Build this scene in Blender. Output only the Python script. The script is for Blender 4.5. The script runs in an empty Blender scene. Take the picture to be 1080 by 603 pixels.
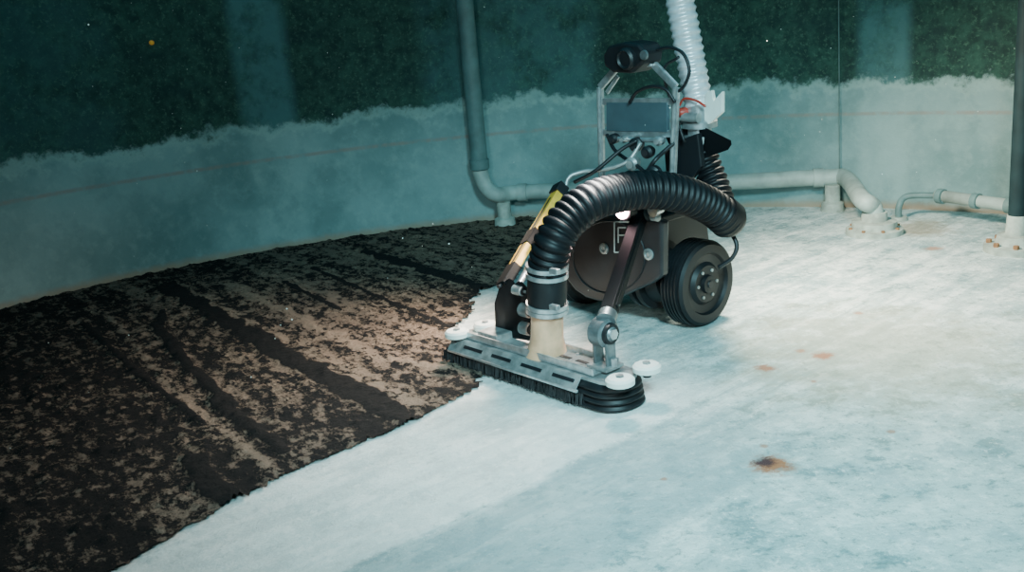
import bpy, math, random
from mathutils import Vector, Matrix, noise
random.seed(4)
p=math.radians(15.6); rho=math.radians(5); H=1.4
C=Vector((0,0,H)); O=Vector((.56,4.38,0)); er=Vector((.64,-.768,0)).normalized(); ef=Vector((-.768,-.64,0)).normalized(); ez=Vector((0,0,1))
# ---------- survey helpers (photo measurement -> real positions on known planes)
def ray(u,v):
    x=(u-540)/1080; y=(301.5-v)/1080
    xp=x*math.cos(rho)+y*math.sin(rho); yp=-x*math.sin(rho)+y*math.cos(rho)
    return Vector((xp, math.cos(p)+yp*math.sin(p), -math.sin(p)+yp*math.cos(p)))
def hit(u,v,n,val,o):
    d=ray(u,v); return C+d*((val-(C-o).dot(n))/d.dot(n))
def F(u,v,f): return hit(u,v,ef,f,O)
def Z(u,v,z=0): return hit(u,v,ez,z,Vector())
def L(r,f,z): return O+er*r+ef*f+ez*z
cc=Vector((.1,2.63,0)); RW=4.03
# ---------- materials
def nn(nt,t,**k):
    n=nt.nodes.new(t)
    for a,b in k.items(): setattr(n,a,b)
    return n
def mat(name,col,rough=.5,metal=0,var=.25,scale=12,col2=None,bump=0,emit=None,es=0,trans=0,spec=.5):
    m=bpy.data.materials.new(name); m.use_nodes=True; nt=m.node_tree; b=nt.nodes['Principled BSDF']
    tc=nn(nt,'ShaderNodeTexCoord'); no=nn(nt,'ShaderNodeTexNoise'); no.inputs['Scale'].default_value=scale; no.inputs['Detail'].default_value=6
    nt.links.new(tc.outputs['Object'],no.inputs['Vector'])
    r=nn(nt,'ShaderNodeValToRGB'); c2=col2 or tuple(x*(1-var) for x in col)
    r.color_ramp.elements[0].position=.35; r.color_ramp.elements[1].position=.65
    r.color_ramp.elements[0].color=(*c2,1); r.color_ramp.elements[1].color=(*col,1)
    nt.links.new(no.outputs['Fac'],r.inputs['Fac']); nt.links.new(r.outputs['Color'],b.inputs['Base Color'])
    b.inputs['Roughness'].default_value=rough; b.inputs['Metallic'].default_value=metal; b.inputs['Specular IOR Level'].default_value=spec
    if bump:
        bp=nn(nt,'ShaderNodeBump'); bp.inputs['Strength'].default_value=bump; bp.inputs['Distance'].default_value=.01
        nt.links.new(no.outputs['Fac'],bp.inputs['Height']); nt.links.new(bp.outputs['Normal'],b.inputs['Normal'])
    if emit: b.inputs['Emission Color'].default_value=(*emit,1); b.inputs['Emission Strength'].default_value=es
    if trans: b.inputs['Transmission Weight'].default_value=trans
    return m
M_black=mat('black_rubber',(.009,.010,.012),.5,0,.4,spec=.35)
M_hose=mat('black_hose_rubber',(.006,.007,.009),.48,0,.4,spec=.22)
M_blackp=mat('black_anodised',(.007,.009,.012),.5,0,.3)
M_strut=mat('black_powder_coat',(.005,.006,.007),.55,0,.3,spec=.10)
M_cover=mat('dark_housing',(.030,.030,.034),.35,.3,.4,9)
M_steel=mat('brushed_steel',(.62,.66,.68),.32,.8,.35,30)
M_alu=mat('aluminium',(.40,.43,.43),.4,.55,.5,20)
M_joint=mat('joint_casting',(.20,.23,.24),.4,.6,.5,25)
M_white=mat('white_plastic',(.72,.76,.72),.45,0,.15)
M_yellow=mat('yellow_bar',(.75,.42,.05),.5,0,.3,25)
M_panel=mat('control_panel_grey',(.07,.11,.13),.4,.2,.2)
M_trans=mat('amber_suction_tube',(.85,.46,.28),.3,0,.35,14,trans=.05)
M_hosew=mat('silver_lay_hose',(.72,.76,.80),.35,.3,.25,25)
M_red=mat('red_valve',(.5,.05,.03),.4,0,.2)
M_pipe=mat('galvanised_pipe',(.13,.22,.22),.6,.0,.35,9,bump=.2)
M_pipel=mat('pale_pvc_pipe',(.38,.46,.43),.55,0,.35,9)
M_post=mat('dark_post_paint',(.010,.026,.030),.7,0,.4,9,spec=.2)
M_conc=mat('fitting_concrete',(.42,.47,.42),.8,0,.4,18,bump=.3)
M_rust=mat('rusty_bolt',(.35,.17,.08),.8,.1,.5,40)
M_lamp=mat('lamp_lens',(.9,.8,.8),.2,0,.1,emit=(1,.60,.64),es=40)
M_line=mat('white_marking',(.6,.62,.6),.5)
M_led=mat('amber_led',(.8,.4,.05),.4,emit=(1,.5,.05),es=.10)
# ---------- mesh helpers
def obj(name,verts,faces,m,parent=None,smooth=True,bevel=0):
    me=bpy.data.meshes.new(name); me.from_pydata([tuple(v) for v in verts],[],faces); me.update()
    o=bpy.data.objects.new(name,me); bpy.context.scene.collection.objects.link(o)
    if m: me.materials.append(m)
    if smooth:
        for q in me.polygons: q.use_smooth=True
    if bevel:
        b=o.modifiers.new('b','BEVEL'); b.width=bevel; b.segments=2; b.limit_method='ANGLE'
    if parent:
        o.parent=parent; o.matrix_parent_inverse=parent.matrix_world.inverted()
    return o
def empty(name,loc):
    e=bpy.data.objects.new(name,None); e.location=loc; e.empty_display_size=.1
    bpy.context.scene.collection.objects.link(e); e.matrix_world=Matrix.Translation(loc); return e
def catmull(P,n):
    P=[Vector(q) for q in P]; Q=[P[0]*2-P[1]]+P+[P[-1]*2-P[-2]]; out=[]
    for i in range(1,len(Q)-2):
        a,b,c,d=Q[i-1:i+3]
        for k in range(n):
            t=k/n; out.append(.5*((2*b)+(c-a)*t+(2*a-5*b+4*c-d)*t*t+(3*b-a-3*c+d)*t**3))
    out.append(P[-1]); return out
def resample(P,step):
    out=[P[0]]; acc=0
    for i in range(1,len(P)):
        seg=P[i]-P[i-1]; l=seg.length; pos=0
        while acc+(l-pos)>=step and l>0:
            pos+=step-acc; acc=0; out.append(P[i-1]+seg*(pos/l))
        acc+=l-pos
    if (out[-1]-P[-1]).length>step*.3: out.append(P[-1])
    return out
def sweep(name,P,rad,m,parent=None,seg=24,cap=True,smooth=True):
    n=len(P); V=[];Fc=[]
    t0=(P[1]-P[0]).normalized(); up=Vector((0,0,1)) if abs(t0.z)<.9 else Vector((1,0,0))
    N=t0.cross(up).normalized(); pt=t0
    for i in range(n):
        t=(P[min(i+1,n-1)]-P[max(i-1,0)]).normalized()
        q=pt.rotation_difference(t); N=(q@N); N=(N-t*N.dot(t)).normalized(); B=t.cross(N); pt=t
        r=rad(i) if callable(rad) else rad
        for k in range(seg):
            a=2*math.pi*k/seg; V.append(P[i]+N*math.cos(a)*r+B*math.sin(a)*r)
    for i in range(n-1):
        for k in range(seg):
            Fc.append((i*seg+k,i*seg+(k+1)%seg,(i+1)*seg+(k+1)%seg,(i+1)*seg+k))
    if cap:
        Fc.append(tuple(range(seg-1,-1,-1))); Fc.append(tuple((n-1)*seg+k for k in range(seg)))
    o=obj(name,V,Fc,m,parent,smooth)
    if smooth and cap:
        for q in list(o.data.polygons)[-2:]: q.use_smooth=False
    return o
def tube(name,pts,r,m,parent=None,seg=16,n=8,curve=True):
    P=catmull(pts,n) if curve and len(pts)>2 else [Vector(q) for q in pts]
    return sweep(name,P,r,m,parent,seg)
def corr(name,pts,r,amp,pitch,m,parent,seg=28):
    st=pitch/6; P=resample(catmull(pts,24),st)
    return sweep(name,P,lambda i:r+amp*(abs(math.sin(math.pi*i/6))**.7-.5)*2,m,parent,seg)
def lathe(name,c,axis,prof,m,parent=None,seg=32):
    axis=axis.normalized(); up=ez if abs(axis.z)<.9 else Vector((1,0,0)); N=axis.cross(up).normalized(); B=axis.cross(N)
    V=[];Fc=[]
    for (h,r) in prof:
        for k in range(seg):
            a=2*math.pi*k/seg; V.append(c+axis*h+(N*math.cos(a)+B*math.sin(a))*max(r,1e-4))
    for i in range(len(prof)-1):
        for k in range(seg): Fc.append((i*seg+k,i*seg+(k+1)%seg,(i+1)*seg+(k+1)%seg,(i+1)*seg+k))
    Fc.append(tuple(range(seg-1,-1,-1))); Fc.append(tuple((len(prof)-1)*seg+k for k in range(seg)))
    o=obj(name,V,Fc,m,parent,True)
    md=o.modifiers.new('es','EDGE_SPLIT'); md.split_angle=math.radians(35)
    return o
def cyl(name,a,b,r,m,parent=None,seg=24,r2=None):
    d=(b-a); return lathe(name,a,d,[(0,r),(d.length,r2 or r)],m,parent,seg)
def box(name,c,ax,dims,m,parent=None,bevel=.004):
    X,Y,Zx=ax; V=[]
    for sx in(-1,1):
        for sy in(-1,1):
            for sz in(-1,1): V.append(c+X*dims[0]/2*sx+Y*dims[1]/2*sy+Zx*dims[2]/2*sz)
    Fc=[(0,1,3,2),(4,6,7,5),(0,4,5,1),(2,3,7,6),(0,2,6,4),(1,5,7,3)]
    o=obj(name,V,Fc,m,parent,False,bevel); return o
RA=(er,ef,ez)
def bar(name,a,b,w,h,m,parent,side=None,bevel=.003):
    X=(b-a).normalized(); Y=(side or er); Y=(Y-X*Y.dot(X)).normalized(); Zx=X.cross(Y)
    return box(name,(a+b)/2,(X,Y,Zx),((b-a).length,w,h),m,parent,bevel)
def prism(name,pts,off,m,parent,bevel=.003):
    n=len(pts); V=[q-off/2 for q in pts]+[q+off/2 for q in pts]
    Fc=[tuple(range(n-1,-1,-1)),tuple(range(n,2*n))]+[(i,(i+1)%n,n+(i+1)%n,n+i) for i in range(n)]
    o=obj(name,V,Fc,m,parent,False,bevel)
    return o

# ================= WALL =================
NS=240; hts=[0,.4,.8,1.2,1.8,2.4,3.2]; V=[];Fc=[]
for h in hts:
    for k in range(NS):
        a=2*math.pi*k/NS; V.append(cc+Vector((math.sin(a)*RW,math.cos(a)*RW,h)))
for i in range(len(hts)-1):
    for k in range(NS): Fc.append((i*NS+k,i*NS+(k+1)%NS,(i+1)*NS+(k+1)%NS,(i+1)*NS+k))
wm=bpy.data.materials.new('tank_wall_concrete'); wm.use_nodes=True; nt=wm.node_tree; bs=nt.nodes['Principled BSDF']; lk=nt.links.new
def math_(nt,op,a,b=None,c=None,clamp=False):
    n=nn(nt,'ShaderNodeMath',operation=op); n.use_clamp=clamp
    for i,x in enumerate((a,b,c)):
        if x is None: continue
        if isinstance(x,(int,float)): n.inputs[i].default_value=x
        else: nt.links.new(x,n.inputs[i])
    return n.outputs[0]
def sm(nt,x,a,b):
    n=nn(nt,'ShaderNodeMapRange',interpolation_type='SMOOTHSTEP'); nt.links.new(x,n.inputs[0])
    n.inputs[1].default_value=a; n.inputs[2].default_value=b; return n.outputs[0]
def mix(nt,f,a,b,bt='MIX'):
    n=nn(nt,'ShaderNodeMix',data_type='RGBA',blend_type=bt)
    for s,x in ((n.inputs[0],f),(n.inputs[6],a),(n.inputs[7],b)):
        if isinstance(x,(int,float)): s.default_value=x
        elif isinstance(x,tuple): s.default_value=(*x,1)
        else: nt.links.new(x,s)
    return n.outputs[2]
def noi(nt,vec,sc,det=6,rough=.55):
    n=nn(nt,'ShaderNodeTexNoise'); n.inputs['Scale'].default_value=sc; n.inputs['Detail'].default_value=det; n.inputs['Roughness'].default_value=rough
    nt.links.new(vec,n.inputs['Vector']); return n.outputs['Fac']
geo=nn(nt,'ShaderNodeNewGeometry'); sx=nn(nt,'ShaderNodeSeparateXYZ'); lk(geo.outputs['Position'],sx.inputs[0])
X,Y,Zz=sx.outputs
ang=math_(nt,'MULTIPLY',math_(nt,'ARCTAN2',math_(nt,'SUBTRACT',X,cc.x),math_(nt,'SUBTRACT',Y,cc.y)),57.2958)
pos=geo.outputs['Position']
n1=noi(nt,pos,1.6,8); n2=noi(nt,pos,14,8,.7); n3=noi(nt,pos,45,6,.7); n4=noi(nt,pos,5,8,.65)
def stripe(a,b,w=.8):
    return math_(nt,'MULTIPLY',sm(nt,ang,a-w,a+w),math_(nt,'SUBTRACT',1,sm(nt,ang,b-w,b+w)))
st=math_(nt,'MAXIMUM',stripe(-24,-19.5,.7),stripe(30.5,34.5,.6))
st=math_(nt,'MAXIMUM',st,math_(nt,'MULTIPLY',stripe(-7.5,8,1.2),.6))
st=math_(nt,'MAXIMUM',st,math_(nt,'MULTIPLY',stripe(-48,-34,1.5),.3))
st=math_(nt,'MAXIMUM',st,math_(nt,'MULTIPLY',stripe(44,60,.8),.6))
st=math_(nt,'MULTIPLY',st,sm(nt,n4,.25,.6))
up=mix(nt,sm(nt,n2,.35,.7),(.005,.030,.026),(.024,.085,.062))
up=mix(nt,sm(nt,n3,.52,.68),up,(.055,.13,.09))
up=mix(nt,math_(nt,'MULTIPLY',sm(nt,n4,.5,.7),.6),up,(.004,.024,.027))
up=mix(nt,math_(nt,'MULTIPLY',st,.75),up,(.08,.19,.20))
low=mix(nt,sm(nt,n1,.35,.65),(.13,.23,.23),(.24,.36,.36))
low=mix(nt,math_(nt,'MULTIPLY',sm(nt,n4,.48,.66),.4),low,(.13,.22,.22))
low=mix(nt,math_(nt,'MULTIPLY',sm(nt,n2,.45,.7),.35),low,(.32,.44,.43))
low=mix(nt,math_(nt,'MULTIPLY',st,.35),low,(.38,.52,.51))
edge=math_(nt,'ADD',Zz,math_(nt,'ADD',math_(nt,'MULTIPLY',math_(nt,'SUBTRACT',n2,.5),.18),math_(nt,'ADD',math_(nt,'MULTIPLY',math_(nt,'SUBTRACT',n4,.5),.22),math_(nt,'MULTIPLY',math_(nt,'SUBTRACT',n1,.5),.18))))
band=sm(nt,edge,.73,.80)
rim=math_(nt,'MULTIPLY',sm(nt,edge,.68,.77),math_(nt,'SUBTRACT',1,band))
col=mix(nt,band,low,up); col=mix(nt,math_(nt,'MULTIPLY',rim,.4),col,(.43,.58,.53))
ln=math_(nt,'SUBTRACT',1,sm(nt,math_(nt,'ABSOLUTE',math_(nt,'SUBTRACT',Zz,.57)),.003,.018))
col=mix(nt,math_(nt,'MULTIPLY',math_(nt,'MULTIPLY',ln,.6),sm(nt,n2,.3,.6)),col,(.30,.22,.18))
base=math_(nt,'SUBTRACT',1,sm(nt,math_(nt,'ADD',Zz,math_(nt,'MULTIPLY',n2,.05)),.03,.09))
col=mix(nt,math_(nt,'MULTIPLY',base,.7),col,(.36,.24,.15))
lk(col,bs.inputs['Base Color']); bs.inputs['Roughness'].default_value=.8
bp=nn(nt,'ShaderNodeBump'); bp.inputs['Strength'].default_value=.35; bp.inputs['Distance'].default_value=.02; lk(n2,bp.inputs['Height']); lk(bp.outputs[0],bs.inputs['Normal'])
obj('wall_back',V,Fc,wm)

# ================= FLOOR =================
NF=96; V=[cc.copy()]+[cc+Vector((math.sin(2*math.pi*k/NF)*(RW+.02),math.cos(2*math.pi*k/NF)*(RW+.02),0)) for k in range(NF)]
Fc=[(0,(k+1)%NF+1,k+1) for k in range(NF)]
fm=bpy.data.materials.new('tank_floor_concrete'); fm.use_nodes=True; nt=fm.node_tree; bs=nt.nodes['Principled BSDF']; lk=nt.links.new
geo=nn(nt,'ShaderNodeNewGeometry'); pos=geo.outputs['Position']; sx=nn(nt,'ShaderNodeSeparateXYZ'); lk(pos,sx.inputs[0]); X,Y,Zz=sx.outputs
a=Z(390,590);b=Z(640,470); d=(b-a).normalized(); nrm=Vector((-d.y,d.x,0))
mp=nn(nt,'ShaderNodeMapping'); lk(pos,mp.inputs['Vector']); mp.vector_type='TEXTURE'; mp.inputs['Rotation'].default_value=(0,0,math.atan2(d.y,d.x)); mp.inputs['Scale'].default_value=(9,1,1)
ns=noi(nt,mp.outputs[0],13,6,.65)
n1=noi(nt,pos,1.3,8,.6); n2=noi(nt,pos,6,10,.72); n3=noi(nt,pos,26,9,.8); n5=noi(nt,pos,2.7,8,.65)
col=mix(nt,sm(nt,n1,.3,.7),(.38,.50,.50),(.64,.73,.70))
col=mix(nt,math_(nt,'MULTIPLY',sm(nt,n2,.5,.60),.7),col,(.88,.92,.88))
col=mix(nt,math_(nt,'MULTIPLY',math_(nt,'SUBTRACT',1,sm(nt,n2,.38,.47)),.85),col,(.18,.29,.30))
col=mix(nt,math_(nt,'MULTIPLY',sm(nt,n5,.52,.64),.5),col,(.24,.37,.40))
col=mix(nt,math_(nt,'MULTIPLY',sm(nt,n3,.54,.62),.7),col,(.14,.22,.21))
col=mix(nt,math_(nt,'MULTIPLY',math_(nt,'SUBTRACT',1,sm(nt,n3,.38,.46)),.7),col,(.95,.96,.92))
dist=math_(nt,'ADD',math_(nt,'MULTIPLY',X,nrm.x),math_(nt,'ADD',math_(nt,'MULTIPLY',Y,nrm.y),-a.dot(nrm)))
al=math_(nt,'ADD',math_(nt,'MULTIPLY',X,d.x),math_(nt,'ADD',math_(nt,'MULTIPLY',Y,d.y),-a.dot(d)))
sidem=math_(nt,'ADD',.25,math_(nt,'MULTIPLY',sm(nt,dist,-.5,-.1),.75))
col=mix(nt,math_(nt,'MULTIPLY',math_(nt,'MULTIPLY',sm(nt,ns,.50,.62),.5),sidem),col,(.22,.33,.35))
col=mix(nt,math_(nt,'MULTIPLY',math_(nt,'MULTIPLY',math_(nt,'SUBTRACT',1,sm(nt,ns,.38,.46)),.45),sidem),col,(.94,.96,.93))
strip=math_(nt,'MULTIPLY',sm(nt,math_(nt,'ADD',dist,math_(nt,'MULTIPLY',math_(nt,'SUBTRACT',n2,.5),.06)),-.01,.015),math_(nt,'SUBTRACT',1,sm(nt,al,1.2,1.9)))
col=mix(nt,math_(nt,'MULTIPLY',strip,.5),col,(.84,.88,.85))
dull=math_(nt,'SUBTRACT',1,sm(nt,math_(nt,'ABSOLUTE',math_(nt,'ADD',dist,.25)),.21,.26))
dull=math_(nt,'MULTIPLY',dull,math_(nt,'SUBTRACT',1,sm(nt,al,.9,1.5)))
col=mix(nt,math_(nt,'MULTIPLY',dull,.6),col,(.24,.36,.38))
def spot(c,r,sc,colr,amt,col):
    dx=math_(nt,'SUBTRACT',X,c.x); dy=math_(nt,'SUBTRACT',Y,c.y)
    dd=math_(nt,'SQRT',math_(nt,'ADD',math_(nt,'MULTIPLY',dx,dx),math_(nt,'MULTIPLY',dy,dy)))
    e=math_(nt,'ADD',dd,math_(nt,'MULTIPLY',math_(nt,'SUBTRACT',sc,.5),r*2.4))
    return mix(nt,math_(nt,'MULTIPLY',math_(nt,'SUBTRACT',1,sm(nt,e,r*.3,r)),amt),col,colr)
col=spot(Z(930,370),.75,n2,(.48,.46,.34),.55,col)
col=spot(Z(815,490),.085,n3,(.40,.12,.035),.95,col)
col=spot(Z(806,487),.045,n3,(.05,.015,.02),1,col)
col=spot(Z(868,375),.06,n3,(.42,.14,.06),.85,col)
col=spot(Z(807,388),.05,n3,(.36,.11,.04),.85,col)
col=spot(Z(965,240),.28,n2,(.40,.28,.16),.6,col)
for u,v,r in((845,370,.03),(858,402,.02),(806,470,.02),(940,455,.02),(985,262,.06),(905,330,.03),(700,505,.015)):
    col=spot(Z(u,v),r,n3,(.42,.16,.07),.7,col)
lk(col,bs.inputs['Base Color']); bs.inputs['Roughness'].default_value=.7
bp=nn(nt,'ShaderNodeBump'); bp.inputs['Strength'].default_value=.9; bp.inputs['Distance'].default_value=.025
lk(math_(nt,'ADD',n2,math_(nt,'MULTIPLY',n3,.4)),bp.inputs['Height']); lk(bp.outputs[0],bs.inputs['Normal'])
obj('floor',V,Fc,fm,smooth=False)

# ================= SEDIMENT =================
poly=[Z(90,625),Z(200,560),Z(300,505),Z(440,447),Z(520,402),Z(500,380),Z(488,345),Z(495,335),Z(505,312),Z(545,295),Z(566,238),]
def inside(x,y,P):
    c=False; j=len(P)-1
    for i in range(len(P)):
        if (P[i].y>y)!=(P[j].y>y) and x<(P[j].x-P[i].x)*(y-P[i].y)/(P[j].y-P[i].y)+P[i].x: c=not c
        j=i
    return c
for k in range(0,26):
    a_=math.radians(1.5-k*5.6); poly.append(cc+Vector((math.sin(a_)*(RW+.01),math.cos(a_)*(RW+.01),0)))
poly.append(Vector((-1.6,1.0,0)))
def segd(x,y,a,b):
    q=Vector((x,y,0)); ab=b-a; t=max(0,min(1,(q-a).dot(ab)/ab.dot(ab))); return (q-a-ab*t).length,t
grooves=[([(175,303),(245,345),(310,385),(370,412),(430,448)],.07),([(388,268),(450,287),(512,308)],.055),([(165,345),(200,390),(245,432)],.032),([(203,490),(245,537)],.05),([(228,425),(300,480)],.03),([(300,300),(360,330)],.018),([(180,370),(170,350),(172,330)],.02),([(90,345),(150,400),(215,450)],.016),([(330,285),(420,325),(480,350)],.014)]
grooves=[([Z(*q) for q in g],w) for g,w in grooves]
ridges=[([(215,315),(320,372),(440,430)],.07),([(240,300),(400,380),(500,395)],.05),([(110,330),(200,430),(290,500)],.03)]
ridges=[([Z(*q) for q in g],w) for g,w in ridges]
S=.014; x0,x1,y0,y1=-3.95,.6,.9,6.7; nx=int((x1-x0)/S); ny=int((y1-y0)/S)
idx={}; V=[];Fc=[];dk=[]; 
for j in range(ny+1):
    for i in range(nx+1):
        x=x0+i*S; y=y0+j*S
        if abs(x)>y*.75+.6: continue
        w=.05*noise.noise(Vector((x*8,y*8,0)))+.06*noise.noise(Vector((x*24,y*24,3)))+.04*noise.noise(Vector((x*60,y*60,5)))
        if not inside(x+w,y+w,poly): continue
        if (x-cc.x)**2+(y-cc.y)**2>(RW-.004)**2: continue
        c=noise.fractal(Vector((x*15,y*15,1.3)),.6,2.1,4)
        dv=0; on_ridge=0
        for g,wd in grooves:
            dd=min(segd(x,y,g[k],g[k+1])[0] for k in range(len(g)-1))
            wn=wd*(1+1.1*noise.noise(Vector((x*7,y*7,9))))
            dv=max(dv,1-min(1,max(0,(dd-wn*.4)/(wn*.6+.01))))
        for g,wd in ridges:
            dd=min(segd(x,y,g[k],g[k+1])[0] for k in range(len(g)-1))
            on_ridge=max(on_ridge,1-min(1,dd/wd))  # nearness to a tan sediment track
        z=.010+.014*max(0,c)+.010*dv+.004*on_ridge+.004*noise.noise(Vector((x*40,y*40,0)))
        idx[(i,j)]=len(V); V.append((x,y,max(.003,z))); dk.append((dv,on_ridge))
for (i,j),k in idx.items():
    if (i+1,j) in idx and (i,j+1) in idx and (i+1,j+1) in idx: Fc.append((k,idx[(i+1,j)],idx[(i+1,j+1)],idx[(i,j+1)]))
so=obj('sediment_layer',V,Fc,None)
at=so.data.attributes.new('groove','FLOAT','POINT'); at2=so.data.attributes.new('ridge','FLOAT','POINT')
for i,(a_,b_) in enumerate(dk): at.data[i].value=a_; at2.data[i].value=b_
sm_=bpy.data.materials.new('sediment'); sm_.use_nodes=True; nt=sm_.node_tree; bs=nt.nodes['Principled BSDF']; lk=nt.links.new; so.data.materials.append(sm_)
geo=nn(nt,'ShaderNodeNewGeometry'); pos=geo.outputs['Position']
gdir=(grooves[0][0][-1]-grooves[0][0][0]); gang=math.atan2(gdir.y,gdir.x)
mp=nn(nt,'ShaderNodeMapping'); lk(pos,mp.inputs['Vector']); mp.vector_type='TEXTURE'; mp.inputs['Rotation'].default_value=(0,0,gang); mp.inputs['Scale'].default_value=(1.7,1,1)
v=mp.outputs[0]
mp2=nn(nt,'ShaderNodeMapping'); lk(pos,mp2.inputs['Vector']); mp2.vector_type='TEXTURE'; mp2.inputs['Rotation'].default_value=(0,0,gang); mp2.inputs['Scale'].default_value=(12,1,1)
m5=noi(nt,mp2.outputs[0],7,4,.55)
m1=noi(nt,v,22,10,.75); m2=noi(nt,v,2.4,5,.55); m3=noi(nt,pos,70,6,.75); m4=noi(nt,pos,48,6,.7)
g=nn(nt,'ShaderNodeAttribute',attribute_name='groove').outputs['Fac']; rg=nn(nt,'ShaderNodeAttribute',attribute_name='ridge').outputs['Fac']
sx=nn(nt,'ShaderNodeSeparateXYZ'); lk(pos,sx.inputs[0]); X,Y,Zz=sx.outputs
far=sm(nt,math_(nt,'ADD',math_(nt,'MULTIPLY',X,.6),math_(nt,'MULTIPLY',Y,.4)),-.4,2.3)
th=math_(nt,'ADD',math_(nt,'MULTIPLY',math_(nt,'SUBTRACT',m2,.5),.12),math_(nt,'ADD',math_(nt,'MULTIPLY',m1,.70),math_(nt,'MULTIPLY',m4,.30)))
th=math_(nt,'ADD',th,math_(nt,'MULTIPLY',math_(nt,'SUBTRACT',m5,.5),.26))
th=math_(nt,'SUBTRACT',th,math_(nt,'MULTIPLY',far,.07)); th=math_(nt,'SUBTRACT',th,math_(nt,'MULTIPLY',rg,.06))
th=math_(nt,'ADD',th,.050)
bl=sm(nt,th,.475,.53); bl=math_(nt,'MAXIMUM',bl,sm(nt,math_(nt,'ADD',g,math_(nt,'MULTIPLY',math_(nt,'SUBTRACT',m1,.5),1.6)),.35,.55))
tan=mix(nt,sm(nt,m3,.35,.65),(.09,.064,.048),(.28,.20,.15)); tan=mix(nt,sm(nt,m2,.4,.6),tan,(.17,.122,.095))
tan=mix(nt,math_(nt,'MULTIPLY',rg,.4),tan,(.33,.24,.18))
tan=mix(nt,math_(nt,'MULTIPLY',math_(nt,'SUBTRACT',1,far),.35),tan,(.09,.08,.07))
blk=mix(nt,m3,(.003,.004,.006),(.020,.018,.017))
col=mix(nt,bl,tan,blk); lk(col,bs.inputs['Base Color']); bs.inputs['Roughness'].default_value=.95
bs.inputs['Specular IOR Level'].default_value=.15
bp=nn(nt,'ShaderNodeBump'); bp.inputs['Strength'].default_value=.8; bp.inputs['Distance'].default_value=.018
lk(math_(nt,'ADD',math_(nt,'MULTIPLY',bl,.8),math_(nt,'MULTIPLY',m3,.9)),bp.inputs['Height']); lk(bp.outputs[0],bs.inputs['Normal'])

# ================= PIPES =================
def wallpt(u,v,R):
    d=ray(u,v); a=d.x**2+d.y**2; b=2*(-cc.x*d.x-cc.y*d.y); c=cc.x**2+cc.y**2-R*R
    return C+d*((-b+math.sqrt(b*b-4*a*c))/(2*a))
wp=empty('wall_pipe',Z(520,204,.2))
q=wallpt(505,165,3.86)
up_pts=[Vector((q.x,q.y,3.1)),Vector((q.x,q.y,1.8)),Vector((q.x,q.y,.5)),Vector((q.x,q.y,.40))]
A=Z(545,203,.2); B=Z(870,187,.2)
pts=[Vector((q.x,q.y,.42)),Vector((q.x,q.y,.36)),Vector((q.x+.03,q.y-.02,.26)),Vector((q.x+.10,q.y-.04,.21)),A]+[A.lerp(B,t) for t in(.25,.5,.75)]+[B]
fb=Z(922,246)
pts+=[Z(892,188,.2),Vector((fb.x-.06,fb.y+.03,.19)),Vector((fb.x-.012,fb.y,.15)),Vector((fb.x,fb.y,.08)),Vector((fb.x,fb.y,.0))]
tube('riser',up_pts,.054,M_pipe,wp,seg=20,n=10)
tube('pipe_run',pts,.050,M_pipel,wp,seg=20,n=10)
q1=Vector((q.x,q.y,.38)); lathe('elbow_collar',q1,ez,[(0,.062),(.06,.062)],M_pipe,wp)
for t in(.02,.33,.66,.98):
    c=A.lerp(B,t); lathe('coupling',c-(B-A).normalized()*.03,(B-A),[(0,.058),(.06,.058)],M_pipel,wp)
for u,v in((533,238),(878,222)):
    c=Z(u,v); lathe('support_block',c,ez,[(0,.07),(.05,.065),(.06,.045),(.16,.045)],M_conc,wp)
lathe('floor_flange',fb,ez,[(0,.15),(.03,.15),(.035,.12),(.07,.118),(.075,.07),(.12,.066)],M_conc,wp)
for k in range(8):
    a_=k*math.pi/4; c=fb+Vector((math.cos(a_)*.13,math.sin(a_)*.13,.03)); lathe('flange_bolt',c,ez,[(0,.010),(.012,.010)],M_rust,wp,6)
sp=empty('drain_pipe',Z(990,206,.12))
b0=Z(948,232); 
tube('thin_bend',[b0,b0+ez*.08,Z(957,207,.13),Z(990,206,.14)],.018,M_pipe,sp)
e0=Z(988,206,.14); e1=Z(1068,217,.14)
tube('main_run',[e0,e1,e1+(e1-e0)*.6],.034,M_pipel,sp,curve=False)
for u,v in((993,207),(1030,212),(1066,217)):
    c=Z(u,v,.14); dd=(e1-e0).normalized(); lathe('pipe_clamp',c-dd*.02,dd,[(0,.042),(.035,.042)],M_pipe,sp)
lathe('pipe_foot',b0,ez,[(0,.05),(.02,.045)],M_conc,sp)
c=Z(1035,222); cyl('stand',c,Vector((c.x,c.y,.12)),.02,M_conc,sp)
rp=empty('ladder_post',Z(1072,266))
c=Z(1072,264)
lathe('post_flange',c,ez,[(0,.15),(.035,.15),(.04,.10),(.08,.09),(.085,.055),(.18,.05)],M_conc,rp)
for k in range(8):
    a_=k*math.pi/4+.3; lathe('post_bolt',c+Vector((math.cos(a_)*.125,math.sin(a_)*.125,.035)),ez,[(0,.014),(.02,.014)],M_rust,rp,6)
cyl('post',c,c+ez*3,.045,M_post,rp)
hc=wallpt(884,150,3.98)
hr=tube('hanging_rope',[Vector((hc.x,hc.y,3)),Vector((hc.x,hc.y,1.6)),Vector((hc.x+.005,hc.y,.8)),Vector((hc.x+.01,hc.y,.22))],.0035,M_pipe,None,8)

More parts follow.
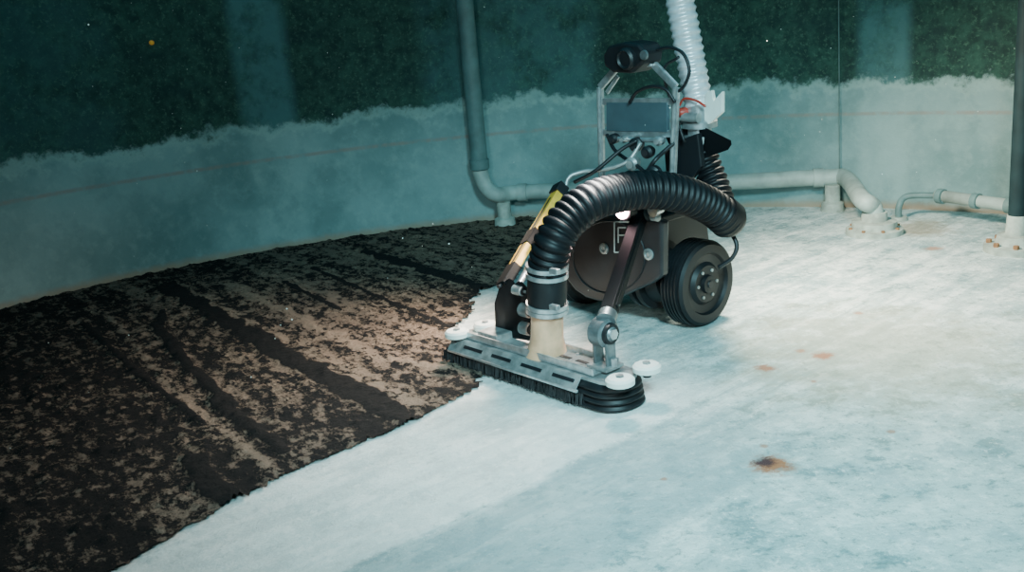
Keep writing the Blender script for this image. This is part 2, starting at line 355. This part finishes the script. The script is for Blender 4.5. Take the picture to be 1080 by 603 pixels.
# ================= ROBOT =================
Rb=empty('cleaning_robot',O.copy())
def wheel(nm,r,f,z,R,w,out):
    c=L(r,f,z); ax=er*out
    prof=[(-w/2,R*.55),(-w/2,R*.9),(-w/2+.012,R*.96)]
    n=5
    for i in range(n):
        a=-w/2+.016+(w-.032)*i/n; b=-w/2+.016+(w-.032)*(i+1)/n
        prof+=[(a,R),(b-.008,R),(b-.007,R*.955),(b-.001,R*.955)]
    prof+=[(w/2-.01,R*.97),(w/2,R*.9),(w/2,R*.72),(w/2-.015,R*.68),(w/2-.02,R*.5),(w/2-.005,R*.42),(w/2-.005,R*.22),(w/2+.01,R*.2),(w/2+.012,R*.02)]
    lathe(nm+'_tyre',c,ax,prof,M_black,Rb,48)
    for k in range(6):
        a=k*math.pi/3; cb=c+ax*(w/2-.006)+(ef*math.cos(a)+ez*math.sin(a))*R*.33
        lathe(nm+'_bolt',cb,ax,[(0,.007),(.006,.007)],M_alu,Rb,8)
    lathe(nm+'_hub_cap',c+ax*(w/2+.01),ax,[(0,.018),(.006,.015)],M_blackp,Rb,16)
wheel('wheel_near',.31,-.03,.185,.185,.12,1)
wheel('wheel_far',-.33,0,.2,.2,.12,-1)
lathe('inner_hub',L(.10,.05,.22),er,[(0,.13),(.01,.15),(.035,.15),(.04,.13),(.055,.13),(.06,.15),(.085,.15),(.09,.12),(.14,.10)],M_black,Rb,40)
lathe('rear_caster',L(-.12,-.42,.08),er,[(0,.05),(.01,.08),(.05,.08),(.06,.05)],M_black,Rb)
bar('caster_fork',L(-.09,-.25,.2),L(-.09,-.42,.1),.07,.02,M_blackp,Rb)
cyl('axle',L(-.33,0,.2),L(.27,-.01,.19),.035,M_blackp,Rb)
ch=[(-.26,.16),(.16,.16),(.20,.24),(.20,.36),(.14,.44),(-.2,.46),(-.30,.38),(-.32,.24)]
prism('chassis',[L(-.02,f,z) for f,z in ch],er*.36,M_blackp,Rb,.012)
FC=.22
cx_,cy_,rr0=641,271,46
cov=[(702,232),(660,224)]
for k in range(0,13):
    t=math.radians(-75-k*17); cov.append((cx_+rr0*.98*math.cos(t),cy_+rr0*math.sin(t)))
cov+=[(690,298),(702,290)]
prism('front_cover',[F(u,v,FC) for u,v in cov],ef*.05,M_cover,Rb,.012)
ffc=FC+.027
rim_pts=[]
for k in range(0,29):
    t=2*math.pi*k/28; rim_pts.append(F(cx_+1+38*math.cos(t),cy_+38*math.sin(t),ffc))
tube('cover_rim',rim_pts,.004,M_blackp,Rb,8,2)
def mk(a,b,w=.006): bar('panel_marking',F(a[0],a[1],ffc+.002),F(b[0],b[1],ffc+.002),.003,w,M_line,Rb,ef,0)
for a_,b_ in (((648,234),(668,234)),((648,234),(648,266)),((648,266),(656,266)),((668,234),(668,242)),((652,240),(660,240)),((652,240),(652,256)),((652,248),(659,248))): mk(a_,b_)
for u,v in((637,262),(684,268)):
    c=F(u,v,ffc+.001); lathe('screw_ring',c,ef,[(-.01,.024),(.005,.024),(.007,.015),(.002,.012)],M_alu,Rb,20)
    lathe('screw_head',c,ef,[(0,.010),(.006,.009)],M_steel,Rb,6)
# lamp
lc=F(657,221,.36)
lathe('lamp_housing',lc-ef*.05,ef,[(0,.03),(.01,.042),(.055,.045)],M_blackp,Rb)
lathe('lamp_glass',lc+ef*.004,ef,[(0,.036),(.006,.036),(.012,.025)],M_lamp,Rb)
lc2=F(688,222,.3); lathe('lamp_housing_b',lc2-ef*.05,ef,[(0,.02),(.05,.026)],M_steel,Rb)
box('top_deck',L(.03,-.02,.47),RA,(.42,.36,.03),M_blackp,Rb,.006)
lathe('pump_motor',L(.12,.02,.485),ez,[(0,.07),(.14,.07),(.15,.05),(.17,.05)],M_blackp,Rb)
lathe('valve_block',L(.02,.08,.52),er,[(0,.03),(.03,.045),(.09,.045),(.1,.03),(.13,.03)],M_alu,Rb)
lathe('pressure_housing',L(-.12,-.08,.56),er,[(0,.05),(.02,.065),(.2,.065),(.22,.05)],M_blackp,Rb)
# frame
fp=0.0
lb=F(634,195,fp); lt=F(633,92,fp); rb_=F(707,200,fp); rt=F(713,92,fp)
for side,(b_,t_) in (('l',(lb,lt)),('r',(rb_,rt))):
    bar('post_'+side,Vector((b_.x,b_.y,.46)),t_,.030,.018,M_steel,Rb,er)
    bar('post_edge_'+side,Vector((b_.x,b_.y,.46))+ef*.012,t_+ef*.012,.010,.012,M_alu,Rb,er)
tl=F(650,72,fp); tr=F(690,68,fp)
bar('shoulder_l',lt,tl,.03,.018,M_steel,Rb,er); bar('shoulder_r',rt,tr,.03,.018,M_steel,Rb,er)
bar('top_rail',tl,tr,.05,.012,M_steel,Rb,ef)
bar('shoulder_gusset_l',F(640,98,fp),F(652,80,fp),.018,.01,M_steel,Rb,er)
P4=[F(641,108,fp),F(705,108,fp),F(705,139,fp),F(641,138,fp)]
prism('instrument_panel',P4,ef*.02,M_panel,Rb,.002)
bar('panel_rail_top',F(633,107,fp),F(712,107,fp),.03,.01,M_steel,Rb,ez)
bar('panel_rail_bottom',F(633,140,fp),F(712,141,fp),.03,.012,M_steel,Rb,ez)
prism('camera_body',[F(u,v,.02) for u,v in((646,56),(652,47),(668,43),(684,45),(690,53),(688,66),(676,76),(656,75),(647,68))],ef*.12,M_blackp,Rb,.012)
lathe('camera_lens',F(661,62,.09),(ef+Vector((0,0,-.1))),[(-.03,.045),(.01,.045),(.02,.036),(.012,.03)],M_blackp,Rb)
lathe('camera_ring',F(680,58,.085),ef,[(0,.02),(.01,.018)],M_joint,Rb)
box('camera_cap',F(655,50,.03),RA,(.05,.06,.02),M_panel,Rb,.006)
def cab(nm,pts,r=.006,m=M_blackp): return tube(nm,[F(*q) for q in pts],r,m,Rb,8)
cab('cable_1',[(688,54,0),(705,50,0),(720,56,0),(727,74,0),(722,90,0),(713,98,0)],.007)
cab('cable_2',[(664,108,.03),(672,97,.04),(688,91,.04),(703,95,.03),(712,108,.02)],.007)
cab('silver_line',[(596,200,.28),(600,187,.25),(615,181,.2),(640,178,.15),(662,170,.1),(676,150,.05)],.010,M_alu)
cab('cable_3',[(606,192,.22),(628,180,.2),(655,158,.12),(672,148,.08)],.008)
cab('cable_4',[(680,185,.1),(690,170,.1),(700,160,.05),(712,150,0)],.009)
cab('cable_5',[(640,142,.03),(650,160,.05),(676,178,.1),(690,196,.12)],.008)
cab('cable_6',[(768,240,-.05),(777,258,-.05),(772,272,-.03),(758,282,0)],.009)
cab('cable_7',[(716,60,-.02),(700,75,-.02),(712,120,-.04),(722,150,-.05)],.006)
for (u,v,f,r_,m_) in((648,146,.03,.022,M_blackp),(660,146,.03,.016,M_alu),(672,152,.04,.03,M_blackp),(668,172,.08,.028,M_alu),(684,160,.06,.026,M_blackp),(690,182,.1,.03,M_blackp),(696,148,.03,.02,M_steel),(680,196,.12,.03,M_alu)):
    lathe('fitting',F(u,v,f),(ef+er*.3),[(-.03,r_*.7),(-.01,r_),(.02,r_),(.03,r_*.6),(.04,r_*.6)],m_,Rb,20)
cyl('cross_rod',F(645,146,.03),F(695,148,.03),.010,M_steel,Rb)
hp=[(577,290,.83),(578,277,.83),(585,253,.82),(599,231,.76),(624,212,.66),(655,203,.52),(690,200,.38),(722,206,.24),(750,218,.10),(768,233,0)]
corr('suction_hose',[F(*q) for q in hp],.066,.008,.029,M_hose,Rb)
lathe('hose_elbow_cuff',F(762,226,.03),(F(774,238,-.04)-F(755,221,.07)),[(-.02,.076),(.05,.078),(.075,.066),(.085,.05),(.09,.01)],M_hose,Rb)
corr('riser_hose',[F(*q) for q in((764,232,-.06),(760,215,-.13),(752,190,-.16),(744,170,-.16),(738,150,-.16))],.055,.008,.030,M_hose,Rb)
axv=(F(577,280,.83)-F(577,372,.83)).normalized()
b1=F(577,376,.83)
def h(v): return (F(577,v,.83)-b1).length
lathe('amber_suction_tube',b1,axv,[(0,.085),(.01,.078),(h(355),.062),(h(330),.06)],M_trans,Rb)
lathe('rubber_coupling',b1,axv,[(h(330),.066),(h(324),.072),(h(305),.074),(h(292),.072),(h(280),.07)],M_black,Rb)
for v in(326,321,289,281): lathe('hose_clamp',b1,axv,[(h(v)-.008,.0745),(h(v)-.008,.079),(h(v)+.008,.079),(h(v)+.008,.0745)],M_steel,Rb)
for v in(324,286): box('clamp_screw',F(585,v,.91),RA,(.04,.02,.02),M_steel,Rb,.003)
# left arm (yellow-striped actuator)
a0=F(590,200,.34); a1=F(530,302,.80)
bar('arm_yellow',a0,a1,.034,.05,M_yellow,Rb,ef)
bar('arm_dark_face',a0.lerp(a1,.08)+ef*.02,a1+ef*.02,.012,.020,M_blackp,Rb,ef)
bar('arm_mid_sleeve',a0.lerp(a1,.45),a0.lerp(a1,.60),.040,.056,M_strut,Rb,ef)
bar('arm_low_sleeve',a0.lerp(a1,.8),a0.lerp(a1,1.0),.040,.056,M_strut,Rb,ef)
off=F(599,204,.34)-F(590,200,.34)
cyl('arm_cylinder',a0+off*1.3,a0.lerp(a1,.6)+off*1.3,.020,M_blackp,Rb); cyl('arm_rod',a0.lerp(a1,.6)+off*1.3,a1+off*1.3,.012,M_steel,Rb)
bar('arm_end_cap',a0-(a1-a0).normalized()*.02,a0+(a1-a0).normalized()*.03,.05,.06,M_blackp,Rb,ef)
for dr in(-.0,.06):
    s=er*dr
    prism('bracket_plate',[F(u,v,.80)+s for u,v in((529,300),(538,294),(548,305),(548,345),(552,357),(524,353),(523,320))],er*.02,M_blackp,Rb,.003)
for (u,v,r_) in((551,326,.028),(551,345,.026),(543,305,.02)):
    c=F(u,v,.80)+er*.03; lathe('arm_roller',c,er,[(-.03,r_),(.015,r_),(.02,r_*.7),(.022,r_*.35),(.035,r_*.3)],M_alu,Rb,20)
    lathe('arm_roller_face',c+er*.015,er,[(0,r_*.8),(.01,r_*.75)],M_blackp,Rb,20)
# right arm
c0=F(676,224,.24); c1=F(640,335,.80)
bar('strut',c0,c1,.050,.05,M_strut,Rb,er); bar('strut_rib',c0.lerp(c1,.1)+er*.026,c0.lerp(c1,.9)+er*.026,.012,.02,M_strut,Rb,er)
lathe('strut_pivot',F(678,222,.24)-er*.04,er,[(0,.03),(.01,.038),(.08,.038),(.09,.02)],M_blackp,Rb)
lathe('strut_pin',F(688,228,.26),er,[(0,.018),(.03,.018),(.035,.01)],M_alu,Rb)
rc=F(636,350,.82)
lathe('rod_end',rc-er*.035,er,[(0,.03),(.008,.052),(.06,.052),(.068,.035),(.075,.03),(.085,.02)],M_joint,Rb,32)
lathe('rod_end_bore',rc+er*.03,er,[(0,.04),(.014,.036)],M_black,Rb); lathe('rod_end_bolt',rc+er*.04,er,[(0,.02),(.015,.02)],M_steel,Rb,6)
bs_=O+er*((rc-O).dot(er))+ef*.82+ez*.125
for s in(-.03,.03): bar('rod_fork',bs_+er*s,rc+er*s,.012,.045,M_joint,Rb,er)
box('fork_foot',bs_+ez*.005,RA,(.1,.09,.014),M_alu,Rb,.003)
lathe('fork_bolt',bs_+er*.045+ez*.01,ez,[(0,.012),(.03,.012)],M_steel,Rb,6)
lathe('strut_clamp',c1-(c1-c0).normalized()*.02,(c1-c0),[(0,.035),(.04,.035)],M_joint,Rb)

# suction head
r0,r1,f0,f1=-.21,.72,.735,.925
def stad(z,off,r0=r0,r1=r1,f0=f0,f1=f1,rr=.085,n=8):
    out=[]; a,b,c,d=r0-off,r1+off,f0-off,f1+off; rad=rr+off
    for (cx,cy,s) in((b-rad,d-rad,0),(a+rad,d-rad,90),(a+rad,c+rad,180),(b-rad,c+rad,270)):
        for k in range(n+1):
            t=math.radians(s+90*k/n); out.append(L(cx+rad*math.cos(t),cy+rad*math.sin(t),z))
    return out
prof=[(.002,-.01)]
for i in range(4):
    b_=.006+i*.022; prof+=[(b_,.004-i*.003),(b_+.006,.014-i*.003),(b_+.014,.012-i*.003),(b_+.018,-.006)]
prof+=[(.098,-.01)]
V=[];Fc=[]; n_=36
for z,o_ in prof: V+=stad(z,o_)
for i in range(len(prof)-1):
    for k in range(n_): Fc.append((i*n_+k,i*n_+(k+1)%n_,(i+1)*n_+(k+1)%n_,(i+1)*n_+k))
Fc.append(tuple((len(prof)-1)*n_+k for k in range(n_)))
obj('rubber_skirt',V,Fc,M_black,Rb,True)
V=stad(.098,-.012)+stad(.112,-.012); Fc=[tuple(range(35,-1,-1)),tuple(36+k for k in range(36))]+[(k,(k+1)%36,36+(k+1)%36,36+k) for k in range(36)]
obj('head_plate',V,Fc,M_alu,Rb,False,.002)
rl,rr_=-.15,.60
box('channel_web',L((rl+rr_)/2,.83,.118),RA,(rr_-rl,.13,.008),M_alu,Rb,.002)
for f_ in(.765,.895): box('channel_flange',L((rl+rr_)/2,f_,.128),RA,(rr_-rl,.008,.028),M_steel,Rb,.002)
prism('front_lip',[L(-.17,.915,.112),L(.56,.915,.112),L(.56,.950,.070),L(-.17,.950,.070)],(ef*.84+ez*.54)*.006,M_alu,Rb,.001)
box('lip_strip',L(.2,.950,.068),RA,(.74,.01,.010),M_steel,Rb,.002)
for i in range(4):
    rr=-.08+i*.17
    prism('lip_slot',[L(rr,.929,.100),L(rr+.11,.929,.100),L(rr+.11,.937,.090),L(rr,.937,.090)],(ef*.84+ez*.54)*.008,M_blackp,Rb,0)
for i in range(9):
    rr=-.1+i*.085
    for f_ in(.785,.875):
        lathe('plate_screw',L(rr,f_,.121),ez,[(0,.008),(.006,.007)],M_steel,Rb,6)
for i in range(3): box('plate_slot',L(.30+i*.09,.83,.1225),RA,(.06,.018,.002),M_blackp,Rb,0)
box('joint_block',L(.0,.83,.135),RA,(.12,.10,.03),M_alu,Rb,.004)
V=[];Fc=[]
for i in range(520):
    t=random.random(); r_=-.22+t*.80; f_=.93+random.random()*.015
    if random.random()<.2: r_=-.225+random.random()*.01; f_=.75+random.random()*.17
    a_=L(r_,f_,.06); b_=L(r_+random.uniform(-.008,.008),f_+random.uniform(0,.012),.010+random.random()*.012); k=len(V); w=er*.002; w2=ef*.002
    V+=[a_-w,a_+w,a_+w2,b_-w,b_+w,b_+w2]; Fc+=[(k,k+1,k+4,k+3),(k+1,k+2,k+5,k+4),(k+2,k,k+3,k+5)]
obj('brush_bristles',V,Fc,M_black,Rb,False)
for (u,v) in((482,351),(512,343),(654,401),(682,387)):
    c=Z(u,v,.135)
    lathe('guide_roller',c,ez,[(-.018,.04),(-.012,.050),(.004,.050),(.012,.042),(.014,.02)],M_white,Rb,32)
    lathe('roller_bolt',c+ez*.012,ez,[(0,.016),(.008,.014)],M_alu,Rb,6)
    lathe('roller_stem',c-ez*.035,ez,[(0,.015),(.03,.015)],M_blackp,Rb)
# rear mast
prism('mast_plate',[F(u,v,-.12) for u,v in((700,140),(740,134),(772,150),(768,156),(735,168),(712,165))],ez*.02,M_blackp,Rb,.004)
prism('mast_side',[F(u,v,-.10) for u,v in((712,150),(738,140),(742,175),(722,200),(706,200),(703,160))],ef*.03,M_blackp,Rb,.004)
mc=F(715,215,-.12)
bar('mast_column',F(718,165,-.12),Vector((mc.x,mc.y,.45)),.06,.06,M_blackp,Rb,er)
lathe('hose_adaptor',F(738,150,-.16),F(737,105,-.16)-F(738,150,-.16),[(0,.066),(.03,.07),(.035,.05),(.06,.05),(.065,.075),(.09,.075),(.1,.06),(.16,.06)],M_steel,Rb)
prism('white_bracket',[F(u,v,-.14) for u,v in((746,97),(752,95),(754,106),(763,96),(763,118),(750,130),(738,134),(728,130),(742,120))],ef*.02,M_white,Rb,.003)
lathe('valve_handle',F(722,118,-.1),ef,[(-.02,.02),(.03,.02),(.04,.012)],M_red,Rb); cyl('valve_pin',F(716,130,-.1),F(736,122,-.1),.010,M_steel,Rb)
cab('red_wire',[(716,112,-.08),(722,104,-.08),(734,106,-.08),(744,112,-.08)],.005,M_red)
lathe('adapter_collar',F(727,124,-.08),er,[(-.03,.02),(.05,.02)],M_alu,Rb)
w0=F(737,112,-.16); w1=F(714,-20,-.16); dd=(w1-w0)
P=resample(catmull([w0,w0.lerp(w1,.5),w1,w1+dd*1.0+er*.03,w1+dd*2.2],24),.0065)
sweep('lift_hose',P,lambda i:.058+.004*math.sin(i*2*math.pi/5),M_hosew,Rb,24)
q=wallpt(160,45,RW-.01); d_=(cc-q); d_.z=0
lathe('marker_lamp',q,d_,[(-.02,.014),(.008,.013),(.014,.006)],M_led,None,16)

# ================= WATER (haze), suspended specks =================
def volmat(name,col,dens,an):
    wt=bpy.data.materials.new(name); wt.use_nodes=True; nt=wt.node_tree
    for n in list(nt.nodes):
        if n.type!='OUTPUT_MATERIAL': nt.nodes.remove(n)
    vs=nn(nt,'ShaderNodeVolumeScatter'); vs.inputs['Color'].default_value=(*col,1); vs.inputs['Density'].default_value=dens; vs.inputs['Anisotropy'].default_value=an
    nt.links.new(vs.outputs[0],nt.nodes['Material Output'].inputs['Volume']); return wt
V=[];Fc=[]; nW=64
for h_ in(-.01,3.1):
    for k in range(nW):
        a=2*math.pi*k/nW; V.append(cc+Vector((math.sin(a)*(RW+.05),math.cos(a)*(RW+.05),h_)))
Fc=[tuple(range(nW-1,-1,-1)),tuple(nW+k for k in range(nW))]+[(k,(k+1)%nW,nW+(k+1)%nW,nW+k) for k in range(nW)]
obj('water',V,Fc,volmat('tank_water',(.30,.85,.96),.10,.3),None,False)
V=[];Fc=[]
for i in range(150):
    q=Vector((random.uniform(-2.2,2.4),random.uniform(1.6,5.6),random.uniform(.05,1.7))); r=random.uniform(.0010,.0024)
    b0=len(V); V+=[q+Vector((r,0,0)),q+Vector((-r,0,0)),q+Vector((0,r,0)),q+Vector((0,-r,0)),q+Vector((0,0,r)),q+Vector((0,0,-r))]
    for f_ in((0,2,4),(2,1,4),(1,3,4),(3,0,4),(2,0,5),(1,2,5),(3,1,5),(0,3,5)): Fc.append(tuple(b0+x for x in f_))
obj('suspended_particles',V,Fc,M_white,None,True)

# ================= LIGHTS / WORLD / CAMERA =================
w=bpy.data.worlds.new('water'); bpy.context.scene.world=w; w.use_nodes=True
w.node_tree.nodes['Background'].inputs[0].default_value=(.025,.46,.60,1); w.node_tree.nodes['Background'].inputs[1].default_value=.52
def spot_l(nm,loc,tgt,en,col,ang,blend=.8,size=.05):
    l=bpy.data.lights.new(nm,'SPOT'); l.energy=en; l.color=col; l.spot_size=math.radians(ang); l.spot_blend=blend; l.shadow_soft_size=size
    o=bpy.data.objects.new(nm,l); o.location=loc; o.rotation_euler=(Vector(tgt)-Vector(loc)).to_track_quat('-Z','Y').to_euler(); bpy.context.scene.collection.objects.link(o)
    return o
spot_l('dive_lamp',(.7,.4,2.5),(.75,3.5,0),1250,(.45,.92,1),64,1,.3)
spot_l('dive_lamp.001',(-.9,-.1,2.0),(-.3,4.6,.3),280,(.72,.95,.95),80,1,.3)
spot_l('robot_work_light',lc+ef*.05,L(-.15,1.1,0),34,(1,.82,.68),120,1,.05)
spot_l('head_fill_light',L(.42,.62,.85),L(.38,1.15,0),85,(1,.97,.9),120,1,.10)  # added fill without a fixture, for highlights on the head's front right
spot_l('robot_flood_light',L(.25,-.50,1.25),L(1.0,-1.1,0),340,(1,.95,.76),150,1,.12)
spot_l('robot_side_light',L(-.34,.45,.70),L(-.5,1.1,0),125,(1,.82,.66),140,1,.08)
cd=bpy.data.cameras.new('cam'); cam=bpy.data.objects.new('camera',cd); bpy.context.scene.collection.objects.link(cam)
cd.sensor_width=36; cd.lens=36
cp,sp_=math.cos(p),math.sin(p)
rgt=Vector((1,0,0)); upv=Vector((0,sp_,cp)); fwd=Vector((0,cp,-sp_))
Xc=rgt*math.cos(rho)-upv*math.sin(rho); Yc=rgt*math.sin(rho)+upv*math.cos(rho); Zc=-fwd
M=Matrix((Xc,Yc,Zc)).transposed().to_4x4(); M.translation=C; cam.matrix_world=M
cd.clip_start=.02
bpy.context.scene.camera=cam
